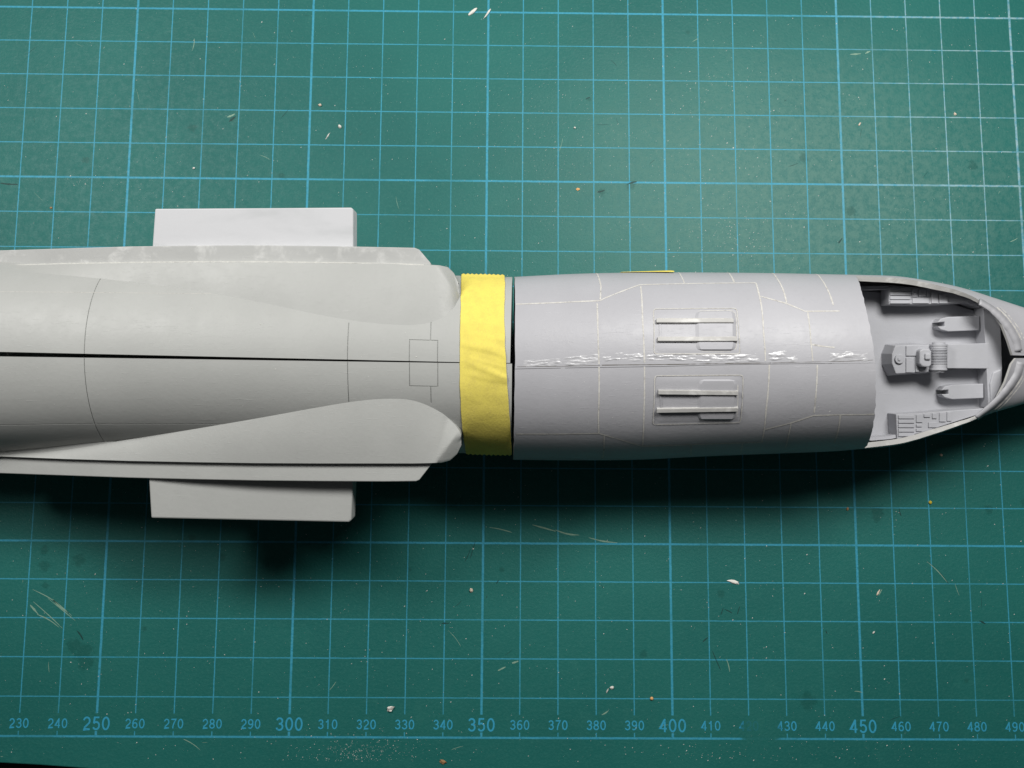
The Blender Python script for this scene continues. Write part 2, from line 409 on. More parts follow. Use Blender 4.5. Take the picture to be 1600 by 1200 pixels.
dark = [(1126, 961, 1130, 950, .3), (1132, 952, 1144, 958, .35), (1152, 960, 1156, 947, .3), (1098, 1003, 1106, 996, .35), (1113, 1017, 1126, 1047, .25),
        (690, 974, 702, 974, .4), (743, 845, 735, 872, .25), (726, 878, 735, 858, .22), (1448, 877, 1482, 912, .25), (775, 912, 779, 906, .3),
        (358, 190, 368, 182, .6), (915, 155, 922, 152, .3), (1405, 795, 1408, 806, .3), (1530, 970, 1540, 975, .4), (0, 286, 28, 288, .5),
        (130, 1000, 120, 985, .5), (980, 288, 995, 284, .5), (933, 300, 945, 297, .6), (1290, 985, 1292, 990, .3), (1310, 380, 1316, 372, .5)]
for _ in range(40):
    x, y = random.uniform(0, 1600), random.choice((random.uniform(0, 320), random.uniform(870, 1190)))
    a = random.uniform(0, 6.28); L = random.uniform(4, 22)
    (pale if random.random() < .5 else dark).append((x, y, x + L * math.cos(a), y + L * math.sin(a), random.uniform(.06, .16)))
strokes('pale_cut_marks', pale, 'scratch_pale'); strokes('dark_cut_marks', dark, 'scratch_dark', 0.022)

# ================================================================== REAR FUSELAGE SECTION
rear = empty('rear_fuselage', O0, 'long grey rear fuselage section with wing stubs, split along the top', 'model part')

def frange(a, b, n): return [a + (b - a) * i / n for i in range(n + 1)]
GW, GD = 0.065, 0.16                         # half width and depth of an engraved panel line
def rear_half(side):                        # side +1 far, -1 near
    x_l, x_r_top = X_of(-260), None
    # engraved lines: (kind, position, from, to)
    g_x, g_t = [], []
    xa, _ = REAR.hit(134, 600); g_x.append((xa, 0.0, 1.5))
    yA = 505 if side > 0 else 629
    xb, tb_ = REAR.hit(545, yA); g_x.append((xb, 0.0, abs(tb_)))
    xc, tc = REAR.hit(0, 457 if side > 0 else 664); 
    if side < 0: g_t.append((abs(tc), X_of(-260), REAR.hit(340, 669)[0]))
    x1, t1 = REAR.hit(640, 531 if side > 0 else 603); x2, _ = REAR.hit(684, 531 if side > 0 else 603)
    g_x += [(x1, 0.0, abs(t1)), (x2, 0.0, abs(t1))]; g_t.append((abs(t1), x1 - GW, x2 + GW))
    x3, t3 = REAR.hit(673.5, 504 if side > 0 else 629); g_x.append((x3, abs(t1), abs(t3)))
    xs = set(round(v, 4) for v in frange(x_l, X_of(797, h=20) if side > 0 else X_of(800, h=20), 70))
    for g in g_x: xs |= {round(g[0] + q, 4) for q in (-GW * 1.6, -GW, GW, GW * 1.6)}
    for g in g_t: xs |= {round(g[1], 4), round(g[2], 4)}
    ts = set(round(v, 5) for v in frange(0.05, math.pi, 84))
    dt = lambda mm: mm / 21.5
    for g in g_t: ts |= {round(g[0] + dt(q), 5) for q in (-GW * 1.6, -GW, GW, GW * 1.6)}
    for g in g_x:
        for e in g[1:]:
            if e > 0.06: ts.add(round(e, 5))
    xs = sorted(xs); ts = [0.0] + sorted(ts)
    vs, fs = [], []
    xe0, xe1 = X_of(0, h=20), X_of(722, h=20)
    for x in xs:
        u = max(-0.5, min(1.05, (x - xe0) / (xe1 - xe0)))
        ye = (1.62 + (0.10 - 1.62) * u) if side > 0 else (0.55 + (-0.12 - 0.55) * u)
        te = math.asin(max(-0.5, min(0.5, (ye - REAR.c(x)) / REAR.w(x))))
        for t in ts:
            if t == 0.0: tt = te
            else: tt = side * t if t > 0.12 else te + (side * 0.12 - te) * (t / 0.12)
            dep = 0.0
            for (gx, a, b) in g_x:
                if abs(x - gx) <= GW * 1.01 and a - 1e-4 <= t <= b + 1e-4: dep = GD
            for (gt, a, b) in g_t:
                if abs(t - gt) <= dt(GW) * 1.01 and a - 1e-3 <= x <= b + 1e-3: dep = GD
            xx = x
            if x > xs[-1] - 3 and side > 0: xx = x + (x - (xs[-1] - 3)) / 3 * (abs(t) * 0.35)
            vs.append(REAR.P(xx, tt, -dep))
    nt = len(ts)
    for i in range(len(xs) - 1):
        for j in range(nt - 1):
            q = [i * nt + j, (i + 1) * nt + j, (i + 1) * nt + j + 1, i * nt + j + 1]
            fs.append(q if side > 0 else q[::-1])
    me = mesh('fuselage_half', vs, fs)
    o = link('fuselage_half', me, 'rear', rear, True)
    sm = o.modifiers.new('thickness', 'SOLIDIFY'); sm.thickness = 1.3 * S; sm.offset = -1
    es = o.modifiers.new('edges', 'EDGE_SPLIT'); es.split_angle = math.radians(28)
    o['label'] = 'far half of the rear fuselage' if side > 0 else 'near half of the rear fuselage'
    return o
halves = {1: rear_half(1), -1: rear_half(-1)}
ribbon('panel_line', REAR, [(-20, 456), (145, 457), (330, 459)], 0.10, 'dustline', halves[1], 0.02)

# wing-root fairing, wing stub and spar tab on each side
HOUT = [(-60, 6.0), (0, 7.6), (100, 10.2), (200, 12.5), (300, 14.4), (400, 15.9), (500, 17.0), (600, 17.7), (740, 18.0)]
def hout(x, side):
    return lerp_tab(HOUT, x) - (max(0.0, min(2.6, 2.6 * x / 550)) if side > 0 else 0.0)
def fairing(side):
    if side < 0:
        inner = [(-60, 717), (0, 711), (100, 703.5), (200, 687), (300, 671), (400, 654), (500, 636), (560, 626.5), (610, 623), (650, 627), (690, 645), (711, 664), (717, 672), (719.5, 677), (720.5, 682)]
        outer = [(-60, 719), (0, 713), (100, 717), (200, 720), (300, 722), (400, 723.5), (500, 724), (560, 724), (610, 724), (645, 724), (672, 723.5), (690, 722.5), (703, 719), (714, 709), (721, 695)]
        fa, fb = Vector((682, 723)), Vector((720, 673))
    else:
        inner = [(-60, 418), (0, 423), (100, 430), (200, 440), (300, 453), (400, 471), (500, 492), (560, 502), (610, 507), (655, 507), (690, 497), (709, 481), (715, 470), (717, 464), (717.5, 457)]
        outer = [(-60, 416), (0, 415), (100, 412), (200, 410), (300, 409), (400, 409), (500, 410), (560, 411), (610, 412), (645, 413), (668, 414), (686, 415), (700, 418), (709, 427), (716, 442)]
        fa, fb = Vector((684, 415)), Vector((721, 466))
    n, mrows = 84, 14
    fdir = (fb - fa).normalized(); fn_ = Vector((-fdir.y, fdir.x)) if side < 0 else Vector((fdir.y, -fdir.x))
    if fn_.x < 0: fn_ = -fn_
    def fold(px, py):
        d_ = (Vector((px, py)) - fa).dot(fn_) + 2.0
        return 0.0 if d_ <= 0 else 3.6 * (d_ / 22.0) ** 1.25
    vs, fs = [], []
    for i in range(n + 1):
        u = i / n * (len(inner) - 1); a = min(int(u), len(inner) - 2); f = u - a
        ip = (inner[a][0] + (inner[a+1][0] - inner[a][0]) * f, smooth_tab(inner, inner[a][0] + (inner[a+1][0] - inner[a][0]) * f))
        op = (outer[a][0] + (outer[a+1][0] - outer[a][0]) * f, outer[a][1] + (outer[a+1][1] - outer[a][1]) * f)
        x, t = REAR.hit(*ip); hs = REAR.P(x, t).z
        pi = pt(ip[0], ip[1], max(hs, hout(op[0], side) - 1.0))
        po = pt(op[0], op[1], hout(op[0], side))
        d = pi - po
        vs.append(pi + Vector((0, d.y, 0)).normalized() * 0.5 + Vector((0, 0, -2.5)))
        for j in range(mrows + 1):
            v = j / mrows
            p = pi + (po - pi) * v
            p.z += 0.35 * math.sin(math.pi * v) * min(1, d.length / 12)     # slightly crowned
            qx, qy = ip[0] + (op[0] - ip[0]) * v, ip[1] + (op[1] - ip[1]) * v
            fz = fold(qx, qy) * min(1.0, v * 2.5)
            if fz > 0: p = pt(qx, qy, p.z - fz)
            vs.append(p)
        e = vs[-1].copy(); e.z -= 0.25; e.y += -0.12 if side < 0 else 0.12; vs.append(e)   # softened lip
        e = e.copy(); e.z -= 6.0; vs.append(e)
    R_ = mrows + 4
    for i in range(n):
        for j in range(R_ - 1):
            q = [i * R_ + j, (i + 1) * R_ + j, (i + 1) * R_ + j + 1, i * R_ + j + 1]
            fs.append(q if side > 0 else q[::-1])
    o = link('wing_fairing', mesh('wing_fairing', vs, fs), 'rear', halves[side], True)
    es = o.modifiers.new('edges', 'EDGE_SPLIT'); es.split_angle = math.radians(40)
    o['label'] = ('far' if side > 0 else 'near') + ' teardrop wing-root fairing'
for sd in (1, -1): fairing(sd)

def stub(side):
    if side < 0:
        out = [(-60, 735), (0, 739.5), (100, 743), (200, 746.5), (300, 749), (400, 751), (500, 752), (600, 752.5), (650, 752), (655, 750)]
        inn = [(672, 726), (660, 700), (400, 690), (0, 690), (-60, 690)]
    else:
        out = [(-60, 396), (0, 391), (100, 388), (200, 385), (300, 383.5), (400, 383), (500, 384), (600, 386), (648, 387), (655, 390)]
        inn = [(674, 411), (664, 440), (400, 445), (0, 445), (-60, 445)]
    vs, fs = [], []; yin = 690 if side < 0 else 445
    for x, y in out + [(673, 727 if side < 0 else 411)]:
        h = hout(x, side) - 1.1; o1 = pt(x, y, h); i1 = pt(x, yin, h)
        vs += [i1, o1, Vector((o1.x, o1.y, o1.z - 3.2)), Vector((i1.x, i1.y, i1.z - 3.2))]
    n_ = len(vs) // 4
    for i in range(n_ - 1):
        for j in range(4): fs.append([4*i + j, 4*i + (j + 1) % 4, 4*i + 4 + (j + 1) % 4, 4*i + 4 + j])
    fs += [[0, 1, 2, 3], [4*n_ - 1, 4*n_ - 2, 4*n_ - 3, 4*n_ - 4]]
    me = mesh('wing_stub', vs, fs)
    bm = bmesh.new(); bm.from_mesh(me); bmesh.ops.recalc_face_normals(bm, faces=bm.faces); bm.to_mesh(me); bm.free()
    o = bevel(link('wing_stub', me, 'sanded' if side > 0 else 'rear', halves[side]), 0.18)
    o['label'] = 'sanded whitish wing stub plank' if side > 0 else 'grey wing stub plank'
    pxs = [(232, 740), (552, 740), (549, 813), (545, 816), (236, 809.5)] if side < 0 else [(242, 326), (549, 324), (552, 327), (552, 398), (237, 398)]
    o = prism_pts('spar_tab', [pt(x, y, 11.2 + (x - 240) / 310 * 1.6 - (1.2 if side > 0 else 0)) for x, y in pxs], 5.5, 'whitetab' if side > 0 else 'rear', halves[side], 0.35)
    o['label'] = 'white sanded spar tab' if side > 0 else 'grey spar tab'
for sd in (1, -1): stub(sd)

def chalk(name, pxs, h, wd, parent):
    pts = [pt(x, y, hout(x, 1) + h) for x, y in pxs]; vs, fs = [], []
    out = []
    for p, q in zip(pts, pts[1:]):
        n = max(1, int((q - p).length / 0.8)); out += [p.lerp(q, i / n) for i in range(n)]
    out.append(pts[-1])
    for i, p in enumerate(out):
        d = (out[min(i + 1, len(out) - 1)] - out[max(i - 1, 0)]).normalized()
        sd = Vector((-d.y, d.x, 0)) * wd / 2 * random.uniform(.5, 1.2); vs += [p + sd, p - sd]
        if i: fs.append([2*i - 2, 2*i - 1, 2*i + 1, 2*i])
    return link(name, mesh(name, vs, fs), 'dust', parent, True)
chalk('sanding_line', [(0, 415), (100, 412), (200, 410), (300, 409), (400, 409), (500, 410), (560, 411), (640, 413), (662, 414)], 0.06, 0.30, halves[1])

# ================================================================== FRONT FUSELAGE SECTION
front = empty('front_fuselage', O0, 'blue-grey front fuselage section with open cockpit and pale panel lines', 'model part')
ARC = [FRONT.hit(*q) for q in ((1337, 431), (1344, 447), (1352, 478), (1360, 515), (1365, 545), (1367, 562), (1368, 575), (1368.5, 610), (1367, 645), (1361, 680), (1351, 700))]
ARC = sorted((t, x) for x, t in ARC)
def x_arc(t): return smooth_tab(ARC, t) if ARC[0][0] < t < ARC[-1][0] else (ARC[0][1] if t <= ARC[0][0] else ARC[-1][1])
RIM = {1: [FRONT.hit(*q) for q in ((1337, 431), (1390, 433.5), (1450, 442), (1500, 455), (1530, 469), (1552, 487), (1568, 512), (1576, 535), (1579, 548))],
       -1: [FRONT.hit(*q) for q in ((1351, 700), (1400, 694), (1450, 681), (1500, 664), (1530, 652), (1553, 630), (1570, 600), (1579, 575), (1582, 563))]}
def front_half(side):
    rim = sorted((x, abs(t)) for x, t in RIM[side])
    t0 = rim[0][1]
    xl = X_of(804.5, h=20)
    xa_mid = x_arc(0.0)
    x_end = X_of(1690)
    seam = 0.0022
    nA, nB, nU, nL = 60, 44, 40, 40
    vs, fs, idx = [], [], {}
    def add(kx, kt, p):
        if (kx, kt) not in idx: idx[(kx, kt)] = len(vs); vs.append(p)
        return idx[(kx, kt)]
    for i in range(nA + nB + 1):
        for j in range(nU + nL + 1):
            if i <= nA:
                u = i / nA
                t = seam + (t0 - seam) * j / nU if j <= nU else t0 + (math.pi - t0) * (j - nU) / nL
                xe = x_arc(side * min(t, abs(ARC[-1 if side > 0 else 0][0])))
                ragged = 0.22 * (mnoise.noise(Vector((t * 14, side * 3, 1))) ) if t < t0 else 0
                lip = 0.15 * mnoise.noise(Vector((t * 5, side * 5, 4)))
                x = xl + lip * (1 - u) + (xe + ragged - xl) * u
            else:
                if j < nU: continue
                v = (i - nA) / nB
                x_at0 = x_arc(side * t0)
                xr = x_at0 + (x_end - x_at0) * v
                s2 = seam if side > 0 or xr > 130 else 0.05
                tr = max(s2, smooth_tab(rim, xr)) if xr < rim[-1][0] else s2
                wig = 0.012 * mnoise.noise(Vector((xr * 0.5, side * 7, 2))) if tr > 0.2 else 0
                tr += wig
                t = tr + (math.pi - tr) * (j - nU) / nL
                x = xr
            add(i, j, FRONT.P(x, side * t))
    for i in range(nA + nB):
        for j in range(nU + nL):
            ks = [(i, j), (i + 1, j), (i + 1, j + 1), (i, j + 1)]
            if i >= nA and j < nU: continue
            q = [idx[k_] for k_ in ks]
            fs.append(q if side > 0 else q[::-1])
    o = link('shell_half', mesh('shell_half', vs, fs), 'front', front, True)
    o.data.materials.append(M['sill'])
    vg = o.vertex_groups.new(name='wall')
    xr0, xr1 = X_of(1440), X_of(1545)
    for i_, v_ in enumerate(vs):
        u_ = max(0.0, min(1.0, (v_.x - xr0) / (xr1 - xr0)))
        vg.add([i_], 1.0 - 0.55 * u_, 'REPLACE')
    sm = o.modifiers.new('thickness', 'SOLIDIFY'); sm.vertex_group = 'wall'; sm.thickness = 1.25 * S; sm.offset = -1; sm.material_offset_rim = 1; sm.use_even_offset = False
    es = o.modifiers.new('edges', 'EDGE_SPLIT'); es.split_angle = math.radians(35)
    o['label'] = ('far' if side > 0 else 'near') + ' half of the front shell'
    return o
shells = {1: front_half(1), -1: front_half(-1)}

LINES = [
 [(806, 475.5), (870, 473), (937, 470), (944, 466.5), (970, 456), (1000, 445), (1090, 443), (1181, 442)],
 [(931, 426), (936, 436), (939, 447), (938, 468)], [(933, 474), (934, 510), (935, 545), (936, 569)], [(936, 573), (936, 620), (935, 650), (935.5, 677)],
 [(944, 681), (944, 700), (941, 717)],
 [(806, 678), (870, 678), (936, 677), (970, 687), (1003, 697), (1100, 694), (1190, 691)],
 [(1001, 447), (1004, 500), (1006, 540), (1007, 567)], [(1007, 573), (1007, 600), (1006, 650), (1004, 696)],
 [(1181, 442), (1185, 456), (1190, 480), (1193, 520), (1196, 564)], [(1202, 570), (1201, 597), (1197, 640), (1194, 672), (1190, 691)],
 [(1188, 463), (1228, 474), (1258, 486.5), (1312, 486)],
 [(1059, 424), (1064, 431), (1069, 442)], [(1136, 425), (1142, 431), (1147, 441)],
 [(1205, 426), (1213, 434), (1220, 445), (1226, 460), (1229, 473)], [(1273, 428), (1283, 436), (1290, 447), (1298, 464), (1302, 477)],
 [(1262, 488), (1265, 510), (1267, 536), (1270, 564)], [(1277, 570), (1276, 600), (1274, 625), (1272, 645)], [(1267, 538), (1285, 541), (1304, 543)],
 [(1195, 671), (1235, 661), (1271, 649), (1310, 648), (1366, 647)],
 [(1236, 662), (1232, 680), (1227, 700)], [(1313, 649), (1310, 672), (1303, 692)], [(1080, 696), (1079, 712)], [(1160, 693), (1157, 708)],
]
def side_of(q): return 1 if q[len(q) // 2][1] < 568 else -1
for q in LINES: ribbon('panel_line', FRONT, q, 0.34, 'dustline', shells[side_of(q)])

# dark ribbons painting the shade in the seam, and the ridge of squeezed-out cement along it
ribbon('seam_line', FRONT, [(940, 570.5), (985, 570), (1100, 568.5), (1205, 567)], 0.15, 'seam', front, 0.03)
ribbon('seam_line', FRONT, [(808, 573), (870, 572.5), (938, 571)], 0.08, 'seam', front, 0.03)
ribbon('seam_line', FRONT, [(1206, 567), (1322, 564.5), (1364, 562.5)], 0.08, 'seam', front, 0.03)
def glue(name, px0, px1, yc, spread, amp, seed):
    nx, ny = int((px1 - px0) / 1.0), 16
    vs, fs = [], []
    for i in range(nx + 1):
        px = px0 + (px1 - px0) * i / nx
        cy = yc(px)
        for j in range(ny + 1):
            py = cy + spread * (j / ny - 0.5) * 2
            x, t = FRONT.hit(px, py)
            e = 1 - abs(j / ny - 0.5) * 2
            ends = min(1, (px - px0) / 12, (px1 - px) / 12)
            v = mnoise.fractal(Vector((px * 0.06, py * 0.30 + px * 0.012, seed)), 0.9, 2.1, 4)
            f_ = min(1, e * 2.2 + 0.25 * v) * max(0, ends)
            hgt = max(-0.03, 0.05 + 0.5 * amp * v) * max(0, f_) - 0.05 * (1 - max(0, f_))
            vs.append(FRONT.P(x, t, max(-0.3, hgt)))
    for i in range(nx):
        for j in range(ny):
            q = i * (ny + 1) + j; fs.append([q, q + 1, q + ny + 2, q + ny + 1])
    link(name, mesh(name, vs, fs), 'glue', front, True)
seg = [(815, 569), (850, 567), (880, 566.5), (925, 562), (960, 558), (1000, 557.5), (1060, 559), (1110, 560), (1160, 561), (1220, 556), (1270, 560), (1340, 557)]
for i, (a, b, sp_, am) in enumerate(((812, 882, 7, .34), (876, 940, 9, .38), (938, 1012, 7, .36), (1003, 1080, 6, .34), (1072, 1192, 8, .36), (1195, 1250, 9, .34), (1290, 1362, 9, .34))):
    glue('cement_ridge', a, b, lambda p: lerp_tab(seg, p), sp_, am, 3.7 * i + 1)

# boarding-step panels with their two rails
def hatch(side, box, oval, rails, bar):
    root = link('step_panel', mesh('step_panel', *patch(box, 0.0)), 'front', shells[side], True)
    root['label'] = ('far' if side > 0 else 'near') + ' step panel with two raised rails'
    outline(root, box, 'dustline' , 0.20); d_plate(root, oval); outline(root, oval, 'dustline', 0.17, 0.06, 11.0)
    for (x0, y0, x1, y1) in rails: rail(root, x0, y0, x1, y1, side)
    ribbon('rung_mark', FRONT, bar, 0.35, 'front', root, 0.2)
def d_plate(root, box):
    nr, nc = 22, 10; vs, fs = [], []
    (ax, ay), (bx, by), (cx, cy), (dx, dy) = box; R0 = 10.0
    for i in range(nr + 1):
        u = i / nr; y = ay + (dy - ay) * u; y2 = by + (cy - by) * u
        dist = min(u, 1 - u) * (dy - ay); ins = 0.0 if dist >= R0 else R0 - math.sqrt(max(0, R0 ** 2 - (R0 - dist) ** 2))
        xl_, xr_ = ax + (dx - ax) * u + ins, bx + (cx - bx) * u - ins
        for j in range(nc + 1):
            v = j / nc; x, t = FRONT.hit(xl_ + (xr_ - xl_) * v, y + (y2 - y) * v)
            vs.append(FRONT.P(x, t, 0.0 if i in (0, nr) or j in (0, nc) else 0.42))
            if i and j: k_ = i * (nc + 1) + j; fs.append([k_ - nc - 2, k_ - nc - 1, k_, k_ - 1])
    o = link('rounded_plate', mesh('rounded_plate', vs, fs), 'front', root, True)
    es = o.modifiers.new('edges', 'EDGE_SPLIT'); es.split_angle = math.radians(12)
def patch(box, off):
    (x0, y0), (x1, y1) = box[0], box[2]
    vs, fs = [], []; n = 14
    for i in range(n + 1):
        for j in range(n + 1):
            u, v = i / n, j / n
            a = Vector(box[0]).lerp(Vector(box[1]), u); b = Vector(box[3]).lerp(Vector(box[2]), u); q = a.lerp(b, v)
            x, t = FRONT.hit(q.x, q.y); ed = min(u, 1 - u, v, 1 - v)
            vs.append(FRONT.P(x, t, 0.09 if ed > 0.01 else -0.05))
            if i and j: k_ = i * (n + 1) + j; fs.append([k_ - n - 2, k_ - 1, k_, k_ - n - 1])
    return vs, fs
def outline(root, pxs, mat, wd, off=0.11, rad=5.0):
    # closed outline with rounded corners
    out = []; n = len(pxs)
    for i in range(n):
        p, a, b = Vector(pxs[i]), Vector(pxs[i - 1]), Vector(pxs[(i + 1) % n])
        r = min(rad, (a - p).length * .45, (b - p).length * .45)
        s0 = p + (a - p).normalized() * r; s1 = p + (b - p).normalized() * r
        for u in (0, .33, .66, 1): out.append(tuple(s0.lerp(p, u).lerp(p.lerp(s1, u), u)))
    out.append(out[0])
    ribbon('panel_outline', FRONT, out, wd, mat, root, off, 0.5)
def rail(root, x0, y0, x1, y1, side):
    n = 30; vs, fs = [], []; prof = [(-0.52, -0.1), (-0.50, 0.66), (-0.40, 0.78), (0.40, 0.78), (0.50, 0.66), (0.52, -0.1)]
    for i in range(n + 1):
        u = i / n; x, t = FRONT.hit(x0 + (x1 - x0) * u, y0 + (y1 - y0) * u)
        p = FRONT.P(x, t); nn = FRONT.nrm(x, t); sd = Vector((1, 0, 0)).cross(nn).normalized()
        wv = mnoise.noise(Vector((x * 0.7, y0, 0))) * 0.06
        for a, b in prof: vs.append(p + sd * (a * (1 + wv)) + nn * b)
        if i:
            for j in range(5): q = i * 6 + j; fs.append([q - 6, q, q + 1, q - 5])
    fs += [[0, 1, 2, 3, 4, 5], [n * 6 + j for j in range(5, -1, -1)]]
    me = mesh('step_rail', vs, fs)
    bm = bmesh.new(); bm.from_mesh(me); bmesh.ops.recalc_face_normals(bm, faces=bm.faces); bm.to_mesh(me); bm.free()
    o = link('step_rail', me, 'sill', root)
    # plastic dust clinging to the rail's upper edge
    ribbon('rail_dust', FRONT, [(x0 + 1, y0 - 2.6), ((x0 + x1) / 2, (y0 + y1) / 2 - 2.6), (x1 - 1, y1 - 2.6)], 0.24, 'dustline', root, 0.76)
hatch(1, [(1021, 483), (1151, 482), (1156, 553), (1022, 553)], [(1084, 486), (1150, 485), (1151, 549), (1086, 549)],
      [(1025, 503, 1145, 503), (1027, 531, 1151, 531)], [(1031, 506), (1031, 529)])
hatch(-1, [(1023, 587), (1161, 586), (1157, 660), (1020, 663)], [(1090, 592), (1153, 592), (1152, 656), (1087, 656)],
      [(1028, 612, 1152, 613), (1026, 640, 1152, 638)], [(1032, 616), (1033, 636)])

# ================================================================== COCKPIT TUB
tub = empty('cockpit_tub', O0, 'grey cockpit tub set into the open nose', 'cockpit')
HF, HT = -2.4, 2.0
fl = prism('cockpit_floor', [(1300, 470), (1345, 455), (1440, 462), (1545, 492), (1553, 560), (1545, 640), (1440, 675), (1345, 692), (1300, 660)], HF, 1.0, 'tub', tub, 0)
wallf = [(1345, 438), (1395, 440), (1450, 450), (1500, 464), (1532, 478)]
def wall(pxs, h0, h1, name):
    vs, fs = [], []
    for i, (x, y) in enumerate(pxs):
        a = pt(x, y, h1); vs += [a, Vector((a.x, a.y, h0))]
        if i: fs.append([2*i - 2, 2*i, 2*i + 1, 2*i - 1])
    o = link(name, mesh(name, vs, fs), 'tub', tub); s_ = o.modifiers.new('thickness', 'SOLIDIFY'); s_.thickness = 0.8 * S; s_.offset = 0
    return o
wall([(1330, 452), (1345, 450), (1395, 449), (1450, 453), (1500, 466), (1532, 478)], -4, 1.6, 'side_wall')
wall([(1330, 682), (1362, 686), (1392, 683.5), (1440, 672), (1500, 654), (1538, 641)], -4, 1.4, 'side_wall')
# side consoles
cf = prism('side_console', [(1389, 447.5), (1424, 448.5), (1454, 450), (1482, 456), (1512, 464), (1534, 471), (1500, 473.5), (1454, 475.5), (1389, 476)], HT, 4.4, 'tub', tub, 0.15, 0.3)
cf['label'] = 'far side console with switch panels'
cn = prism('side_console', [(1400, 647), (1432, 646), (1480, 642), (1541, 638), (1528, 648), (1490, 660), (1450, 673), (1425, 680), (1402, 686)], HT, 4.4, 'tub', tub, 0.15, 0.3)
cn['label'] = 'near side console with switch panels'
def slab(name, pxs, h, d, parent, bv=0.08): return prism(name, pxs, h, d, 'tub', parent, bv)
def rect(x0, y0, x1, y1): return [(x0, y0), (x1, y0), (x1, y1), (x0, y1)]
for i in range(4): slab('switch_strip', rect(1391, 449.8 + i * 6.5, 1423, 454.8 + i * 6.5), HT + 0.32, 0.6, cf)
for r in ((1426, 450.5, 1434, 464), (1436, 452, 1447, 463.5), (1449, 453, 1453, 463), (1426, 466, 1452, 474), (1456, 456, 1466, 474), (1468, 459, 1481, 474)): slab('switch_panel', rect(*r), HT + 0.32, 0.6, cf)
for i in range(5): slab('switch_strip', rect(1404, 649 + i * 6.9, 1429, 654.2 + i * 6.9), HT + 0.32, 0.6, cn)
for r in ((1432, 648, 1442, 660), (1444, 647, 1454, 652), (1432, 663, 1441, 667), (1432, 670, 1441, 674), (1457, 646, 1464, 654), (1468, 645, 1478, 659), (1480, 644, 1487, 658), (1451, 660, 1464, 668)): slab('switch_panel', rect(*r), HT + 0.3, 0.6, cn)
for o_, cx, cy in ((cf, 1430, 460), (cf, 1476, 463)):
    pass
def knob(name, cx, cy, rpx, h, d, parent, n=20):
    return prism(name, [(cx + rpx * math.cos(2 * math.pi * i / n), cy - rpx * math.sin(2 * math.pi * i / n)) for i in range(n)], h, d, 'tub', parent, 0.08)
knob('knob', 1430, 459, 2.0, HT + 0.55, .6, cf, 10); knob('knob', 1476, 462, 2.0, HT + 0.55, .6, cf, 10)
# centre console
cc = prism('centre_console', [(1399, 540), (1432, 538.5), (1457, 539), (1457, 581), (1400, 584), (1394, 568), (1394, 553)], HT + 0.2, 4.6, 'tub', tub, 0.2, 0.75)
cc['label'] = 'centre console with dial, throttle box and ribbed drum'
knob('dial', 1406, 561, 7.2, HT + 0.75, .7, cc); slab('dial_slot', rect(1403.5, 559.5, 1407.5, 563.5), HT + 1.0, .3, cc, 0.05)
for r in ((1416, 540.5, 1432, 556), (1416, 559, 1428, 582), (1431, 559, 1436, 581)): slab('switch_panel', rect(*r), HT + 0.55, 0.6, cc)
slab('throttle_box', [(1437, 548), (1442, 545), (1453, 545), (1456, 549), (1456, 570), (1452, 574), (1441, 573), (1437, 568)], HT + 2.4, 2.6, cc, 0.35)
slab('throttle_lever', rect(1446, 552, 1455, 562), HT + 3.0, 1.4, cc, 0.3)
def drum(parent):
    y0 = pt(1470, 582, HT + 2.5).y; y1 = pt(1470, 534.5, HT + 2.5).y; cx = pt(1470, 558, HT + 2.0).x
    L_ = y1 - y0; n, m_ = 120, 20; vs, fs = [], []
    for i in range(n + 1):
        u = i / n; y = y0 + L_ * u
        r = 1.45 if u < 0.07 or u > 0.93 else (1.98 if u < 0.13 or u > 0.87 else 1.85)
        if 0.27 < u < 0.79: r = 1.98 - 0.26 * (1 if ((u - 0.27) / 0.52 * 10) % 1 > 0.58 else 0)
        if i in (0, n): r = 0.9
        for j in range(m_):
            a_ = 2 * math.pi * j / m_
            vs.append(Vector((cx + r * math.cos(a_) * 1.05, y, HT + 0.75 + r * math.sin(a_))))
            if i: q = i * m_; fs.append([q - m_ + j, q - m_ + (j + 1) % m_, q + (j + 1) % m_, q + j])
    fs += [list(range(m_))[::-1], [n * m_ + j for j in range(m_)]]
    me = mesh('ribbed_drum', vs, fs)
    bm = bmesh.new(); bm.from_mesh(me); bmesh.ops.recalc_face_normals(bm, faces=bm.faces); bm.to_mesh(me); bm.free()
    o = link('ribbed_drum', me, 'tub', parent, True)
    es = o.modifiers.new('edges', 'EDGE_SPLIT'); es.split_angle = math.radians(35)
drum(cc)
pl = slab('console_plate', [(1480, 538), (1546, 536), (1546, 576), (1480, 575.5)], HT + 0.1, 4.4, tub, 0.15)
# pedal housings
def pedal(x0, y0):
    o = slab('pedal_housing', [(x0, y0 + 9), (x0 + 5, y0 + 3), (x0 + 17, y0), (x0 + 66, y0 - 1.5), (x0 + 66, y0 + 21), (x0 + 17, y0 + 23), (x0 + 5, y0 + 20), (x0, y0 + 15), (x0 + 11, y0 + 15), (x0 + 11, y0 + 8)], HT - 1.4, 3.2, tub, 0.18)
    return o
pedal(1465, 495); pedal(1471, 601)
# front bulkhead shelf
bh = prism('front_bulkhead', [(1536, 471.5), (1545, 473), (1558, 484), (1563, 505), (1565, 540), (1566, 575), (1565, 602), (1558, 618), (1545, 638), (1543, 606), (1541, 556), (1538, 510)], HT + 0.05, 4.6, 'tub', tub, 0.15)
slab('bulkhead_facet', [(1552, 582), (1565, 576), (1564.5, 602), (1558, 617), (1549, 632), (1547, 600)], HT + 0.5, 0.8, bh, 0.3)

